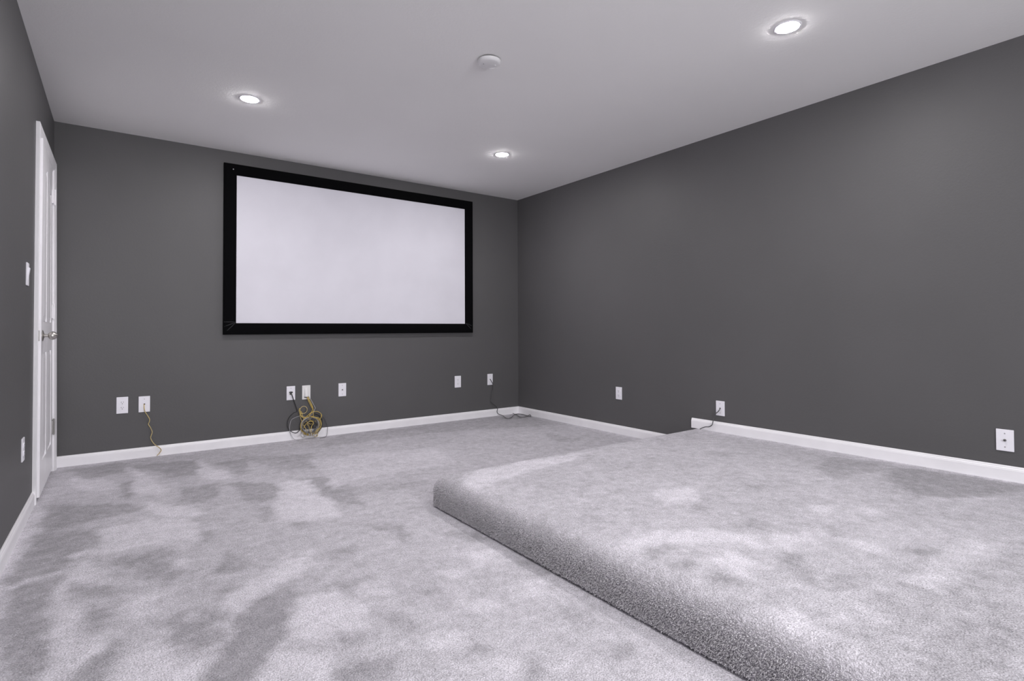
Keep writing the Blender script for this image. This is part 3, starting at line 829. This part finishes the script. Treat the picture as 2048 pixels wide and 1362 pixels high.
def wallpos(side, a, z):
    return {'b': (a, 0, z), 'r': (0, a, z)}[side], {'b': 0.0, 'r': -math.pi / 2, 'l': math.pi / 2}[side]
p_, r_ = wallpos('b', -3.6724, 0.4048); duplex('wall_outlet', p_, r_, 0.071, 0.122, 'white duplex outlet on the back wall, nearest the door')
p_, r_ = wallpos('b', -0.7989, 0.4055); duplex('wall_outlet', p_, r_, 0.075, 0.122, 'white duplex outlet below the right end of the projector screen')
p_, r_ = wallpos('r', -1.5414, 0.3692); duplex('wall_outlet', p_, r_, 0.073, 0.113, 'white duplex outlet on the right wall beyond the platform')
duplex('wall_outlet', (wl(-1.40, 0.376), -1.392, 0.3765), math.pi / 2, 0.071, 0.114, 'white duplex outlet low on the left wall in front of the door')
p_, r_ = wallpos('b', -3.5371, 0.4017); coax('cable_plate', p_, r_, 0.072, 0.119, 'white wall plate with a tan yellow cable coming out of its centre hole', port=False)
p_, r_ = wallpos('b', -2.0271, 0.4057); coax('coax_plate', p_, r_, 0.071, 0.121, 'white wall plate with a bare coax connector right of the cable tangle')
p_, r_ = wallpos('b', -0.3897, 0.4061); coax('cable_plate', p_, r_, 0.069, 0.121, 'white wall plate near the back right corner with a thin grey cable', port=False)
p_, r_ = wallpos('r', -2.5706, 0.3508); coax('cable_plate', p_, r_, 0.072, 0.112, 'white wall plate on the right wall with a grey cable reaching the platform', port=False)
p_, r_ = wallpos('r', -4.2013, 0.3760); coax('coax_plate', p_, r_, 0.070, 0.111, 'white wall plate with a coax connector at the far right of the platform')

# keystone plate with a black plug in it
p_, r_ = wallpos('b', -2.4788, 0.4079)
e = tag(empty('jack_plate', p_, r_), 'white wall plate with a black plug in its jack, left of the hood plate', 'wall plate')
plate_obj(e, 0.071, 0.121); screw_at(e, 0, 0.042, mat=M_SCREW); screw_at(e, 0, -0.042, mat=M_SCREW)
bm = bmesh.new(); box(bm, -0.018, 0.018, -0.0078, -0.004, -0.016, 0.014); jk = obj('jack_insert', bm, M_PLASTIC2, e, bevel=0.0012)
bm = bmesh.new(); box(bm, -0.015, 0.015, -0.0086, -0.007, 0.001, 0.011); obj('port', bm, M_DARK, jk)
bm = bmesh.new(); box(bm, -0.011, -0.001, -0.0084, -0.007, -0.013, -0.003); obj('port', bm, M_DARK, jk)
# cable pass-through plate with a scooped hood
p_, r_ = wallpos('b', -2.3487, 0.4050)
e = tag(empty('cable_hood_plate', p_, r_), 'white wall plate with a scooped hood and yellow cables hanging out of it', 'wall plate')
plate_obj(e, 0.0715, 0.124, M_PLASTIC2)
bm = bmesh.new(); prof = []; K = 10
rowsh = []
for k in range(K + 1):
    t = k / K; z = 0.045 - 0.083 * t; dpt = 0.006 + 0.020 * math.sin(t * math.pi / 2) ** 1.3; hw = 0.012 + 0.008 * t ** 0.7
    rowsh.append([bm.verts.new((hw * math.cos(a) , -0.0055 - (dpt - 0.0055) * math.sin(a) ** 0.8 if 0 < a < math.pi else -0.0055, z)) for a in [math.pi * i / 12 for i in range(13)]])
for a, b in zip(rowsh, rowsh[1:]):
    for i in range(12): bm.faces.new((a[i], b[i], b[i + 1], a[i + 1]))
hd = obj('hood', bm, M_PLASTIC2, e, smooth=True)
sm_ = hd.modifiers.new('thickness', 'SOLIDIFY'); sm_.thickness = 0.0015
bm = bmesh.new(); box(bm, -0.018, 0.018, -0.0068, -0.005, -0.046, -0.030); obj('opening', bm, M_DARK, e)
for dz in (0.052, -0.055): screw_at(e, 0, dz)

# light switch on the left wall
sy, sz = -1.305, 1.2475
e = tag(empty('light_switch', (wl(sy, sz), sy, sz), math.pi / 2), 'white rocker light switch on the left wall in front of the door', 'switch')
plate_obj(e, 0.071, 0.116); screw_at(e, 0, 0.048); screw_at(e, 0, -0.048)
bm = bmesh.new(); prism(bm, [(-0.005, 0.0335), (-0.0135, 0.032), (-0.0085, -0.005), (-0.0072, -0.0335), (-0.005, -0.0335)], 0.0165, 'x', -0.0165)
obj('rocker', bm, M_PLASTIC, e, bevel=0.0008)

# ---------------------------------------------------------------- cables
def cable(name, pts, rad, mat, label, group=None, n=8, seg=8, cat='cable'):
    P = spline(pts, n)
    P = [Vector((q.x, q.y, max(q.z, rad + 0.001))) for q in P]
    bm = bmesh.new(); tube(bm, P, rad, seg)
    o = obj(name, bm, mat, None, smooth=True)
    return tag(o, label, cat, group), P
def plug(parent, at, direction, mat=None, size=(0.0115, 0.008, 0.021)):
    d = Vector(direction).normalized(); side = d.orthogonal().normalized(); up = d.cross(side)
    bm = bmesh.new(); vs = box(bm, -size[0] / 2, size[0] / 2, -size[1] / 2, size[1] / 2, 0, size[2])
    Mx = Matrix((( side.x, up.x, d.x, at[0]), (side.y, up.y, d.y, at[1]), (side.z, up.z, d.z, at[2]), (0, 0, 0, 1)))
    bmesh.ops.transform(bm, matrix=Mx, verts=bm.verts)
    o = obj('plug', bm, mat or M_CLEAR, parent, bevel=0.0008); o['label'] = 'clear modular plug'
    return o
cable('network_cable', CABLE_A, 0.0031, M_TAN, 'tan yellow cable wiggling down the back wall to the carpet')
CC = [(min(x, -0.021), min(y, -0.006 if z > 0.09 else -0.021), z) for x, y, z in CABLE_CORNER]
cable('thin_cable', CC, 0.0036, M_GREYC, 'thin dark grey cable trailing onto the carpet in the back right corner')
CR = [(x, y, max(z, PLAT_H + 0.003)) for x, y, z in CABLE_RIGHT]
cable('thin_cable', CR, 0.0034, M_GREYC, 'dark grey cable curving down to the platform over its baseboard')
c_, _ = cable('hanging_cable', CABLE_BLACK, 0.0036, M_BLKC, 'black cable looping left from the jack plate behind the yellow tangle')
bm = bmesh.new(); box(bm, -2.4905, -2.4705, -0.032, -0.0088, 0.4105, 0.4225); pl_ = obj('plug', bm, M_BLACK, c_, bevel=0.002); pl_['label'] = 'black plug body'
G1 = [(x, y, max(z, 0.004)) for x, y, z in CABLE_GREY1]; G1[-1] = (-2.43, -0.085, 0.004); G1[-2] = (-2.468, -0.055, 0.018)
cable('thin_cable', G1, 0.0021, M_LGREYC, 'thin light grey cable arching left of the tangle onto the carpet')
G2 = [(x, y, max(z, 0.016)) for x, y, z in CABLE_GREY2]
c_, P_ = cable('network_cable', G2, 0.0027, M_GREYC, 'grey cable hanging inside the right of the yellow tangle, plug end down')
G3 = [(x, y, max(z, 0.004)) for x, y, z in CABLE_GREY3]; G3[-1] = (-2.258, -0.105, 0.006); G3[-2] = (-2.215, -0.085, 0.004); G3[-3] = (-2.186, -0.055, 0.010)
cable('thin_cable', G3, 0.0021, M_GREYC, 'thin grey cable arching right of the tangle over the baseboard')
rng = random.Random(5)
def loops(cx, cz, rx, rz, y, turns, start, jit, per=14, tilt=0.0):
    out = []; nT = int(turns * per)
    for i in range(nT + 1):
        a = start + 2 * math.pi * i / per
        q = 1 + jit * (noise.noise((i * 0.23, start, cx * 3)) )
        out.append((cx + rx * q * math.cos(a) + tilt * math.sin(a), y + 0.010 * noise.noise((i * 0.31, cz * 9, start)) + 0.004 * math.sin(a * 0.5),
                    cz + rz * q * math.sin(a)))
    return out
HOOD = (-2.3445, -0.018, 0.374)
# three yellow cables leave the hood and are coiled in the tangle
Y1 = [HOOD, (-2.331, -0.030, 0.335), (-2.312, -0.036, 0.285), (-2.298, -0.038, 0.250)] + loops(-2.3215, 0.112, 0.080, 0.078, -0.040, 3.4, 1.3, 0.28) + [(-2.355, -0.045, 0.14), (-2.335, -0.05, 0.10), (-2.330, -0.045, 0.03)]
c_, P_ = cable('network_cable', Y1, 0.0025, M_YEL, 'yellow cable wound in the large round loop of the tangle under the hood plate', n=5)
plug(c_, P_[-1] + Vector((0, 0, 0.012)), (0.1, 0, -1), size=(0.0115, 0.008, 0.014))
Y2 = [(HOOD[0] + 0.006, HOOD[1], HOOD[2]), (-2.322, -0.026, 0.330), (-2.304, -0.032, 0.283), (-2.296, -0.036, 0.243)] + loops(-2.289, 0.192, 0.056, 0.043, -0.050, 2.3, 1.9, 0.26) + [(-2.345, -0.05, 0.18), (-2.40, -0.045, 0.205), (-2.418, -0.04, 0.25), (-2.413, -0.035, 0.275)]
c_, P_ = cable('network_cable', Y2, 0.0025, M_YEL, 'yellow cable wound in the smaller upper right loop of the tangle', n=5)
Y3 = [(HOOD[0] - 0.005, HOOD[1] - 0.002, HOOD[2]), (-2.338, -0.026, 0.335), (-2.318, -0.030, 0.288), (-2.304, -0.032, 0.25), (-2.33, -0.036, 0.215), (-2.37, -0.04, 0.19)] + loops(-2.318, 0.110, 0.085, 0.072, -0.052, 1.8, 2.4, 0.32) + [(-2.39, -0.05, 0.19), (-2.408, -0.04, 0.245), (-2.396, -0.035, 0.235), (-2.385, -0.04, 0.19), (-2.345, -0.055, 0.14), (-2.32, -0.06, 0.13), (-2.30, -0.055, 0.14)]
c_, P_ = cable('network_cable', Y3, 0.0025, M_YEL, 'yellow cable crossing from the hood into the left side of the tangle', n=5)
L1 = [(HOOD[0] + 0.010, HOOD[1] + 0.002, HOOD[2]), (-2.317, -0.026, 0.342), (-2.295, -0.03, 0.298), (-2.280, -0.034, 0.265), (-2.286, -0.036, 0.252), (-2.300, -0.04, 0.22), (-2.34, -0.046, 0.19)] + loops(-2.330, 0.125, 0.070, 0.060, -0.056, 2.4, 1.2, 0.3) + [(-2.36, -0.06, 0.05), (-2.385, -0.06, 0.02), (-2.402, -0.06, 0.03), (-2.405, -0.055, 0.055), (-2.385, -0.055, 0.062)]
c_, P_ = cable('network_cable', L1, 0.0026, M_LGREYC, 'light grey cable running beside the yellow ones into the tangle', n=5)
T1 = loops(-2.378, 0.255, 0.030, 0.032, -0.030, 1.15, 3.6, 0.06) + [(-2.41, -0.036, 0.22), (-2.40, -0.04, 0.17), (-2.375, -0.045, 0.11), (-2.34, -0.05, 0.06), (-2.305, -0.055, 0.035), (-2.285, -0.06, 0.015), (-2.265, -0.06, 0.020), (-2.27, -0.055, 0.045)]
cable('network_cable', T1, 0.0028, M_TAN, 'tan cable curled in the small loop at the top left of the tangle', n=5)
B1 = loops(-2.310, 0.122, 0.092, 0.095, -0.034, 1.7, 4.0, 0.06) + [(-2.30, -0.05, 0.10), (-2.33, -0.055, 0.15), (-2.30, -0.05, 0.17)]
cable('hanging_cable', B1, 0.0030, M_BLKC, 'black cable coiled around the outside of the yellow tangle', n=5)

D1 = loops(-2.325, 0.118, 0.060, 0.066, -0.062, 1.9, 0.4, 0.45) + [(-2.300, -0.064, 0.120), (-2.292, -0.066, 0.070), (-2.300, -0.066, 0.045)]
c_, P_ = cable('network_cable', D1, 0.0026, M_GREYC, 'dark grey cable threaded loosely through the middle of the yellow tangle', n=5)
plug(c_, P_[-1], (-0.15, -0.1, -1))
D2 = [(-2.318, -0.05, 0.225), (-2.336, -0.056, 0.20), (-2.302, -0.06, 0.165), (-2.275, -0.064, 0.135), (-2.300, -0.068, 0.155), (-2.330, -0.07, 0.175), (-2.352, -0.07, 0.135), (-2.345, -0.068, 0.085), (-2.340, -0.066, 0.052)]
c_, P_ = cable('network_cable', D2, 0.0026, M_GREYC, 'short dark grey cable zigzagging down the middle of the tangle to a clear plug', n=6)
plug(c_, P_[-1], (0.1, -0.1, -1))
D3 = [(-2.352, -0.064, 0.118), (-2.358, -0.068, 0.140), (-2.340, -0.070, 0.156), (-2.315, -0.070, 0.152), (-2.303, -0.070, 0.134), (-2.318, -0.072, 0.118), (-2.325, -0.070, 0.085), (-2.322, -0.068, 0.050)]
c_, P_ = cable('network_cable', D3, 0.0030, M_YEL, 'short yellow cable arched inside the large loop, ending in a clear plug', n=6)
plug(c_, P_[-1], (0.0, -0.1, -1))

# ---------------------------------------------------------------- ceiling fixtures
def make_lamp(x, y, label):
    e = tag(empty('ceiling_light', (x, y, H)), label, 'ceiling light', 'recessed ceiling lights')
    bm = bmesh.new()
    lathe(bm, [(0.0515, -0.0014), (0.0530, -0.0028), (0.058, -0.0029), (0.062, -0.0020), (0.0635, 0.0005)], 56)
    obj('trim_ring', bm, M_PLASTIC, e, smooth=True)
    bm = bmesh.new()
    lathe(bm, [(0.0515, -0.001), (0.0512, -0.0026), (0.047, -0.0046), (0.034, -0.0064), (0.017, -0.0073), (0, -0.0075)], 48)
    d = obj('diffuser', bm, M_LAMP, e, smooth=True); d['label'] = 'glowing white round diffuser'
    return e
lab = ['round recessed ceiling light that is lit, above the platform near the right wall', 'round recessed ceiling light that is lit, near the door side of the projector screen',
       'round recessed ceiling light that is lit, near the back right corner', 'round recessed ceiling light that is lit, over the floor in front of the platform', 'round recessed ceiling light added out of view near the rear as fill']
lamp0 = make_lamp(SPOTS[0][0], SPOTS[0][1], lab[0])
for (x, y), lb in list(zip(SPOTS, lab))[1:]:
    c_ = dup_tree(lamp0); c_.location = (x, y, H); c_['label'] = lb
e = tag(empty('smoke_detector', (-2.064, -2.517, H)), 'round white smoke detector in the middle of the ceiling', 'smoke detector')
bm = bmesh.new(); lathe(bm, [(0, -0.008), (0.052, -0.008), (0.052, 0.0005)], 48); obj('mounting_base', bm, M_BLACK, e)  # black colour stands in for the shaded gap above the housing
bm = bmesh.new(); lathe(bm, [(0, -0.0290), (0.040, -0.0285), (0.046, -0.0270), (0.050, -0.0265), (0.060, -0.0225), (0.0635, -0.0160), (0.0635, -0.0085), (0.058, -0.008), (0, -0.008)], 56)
obj('housing', bm, M_DETECTOR, e, smooth=True)
bm = bmesh.new(); lathe(bm, [(0, -0.0312), (0.006, -0.0308), (0.0068, -0.0275)], 20, Matrix.Translation((0.030, -0.012, 0))); obj('test_button', bm, M_DETECTOR, e, smooth=True)
bm = bmesh.new(); lathe(bm, [(0, -0.0293), (0.0022, -0.0293), (0.0022, -0.028)], 12, Matrix.Translation((-0.030, 0.010, 0))); obj('indicator', bm, M_DARK, e)
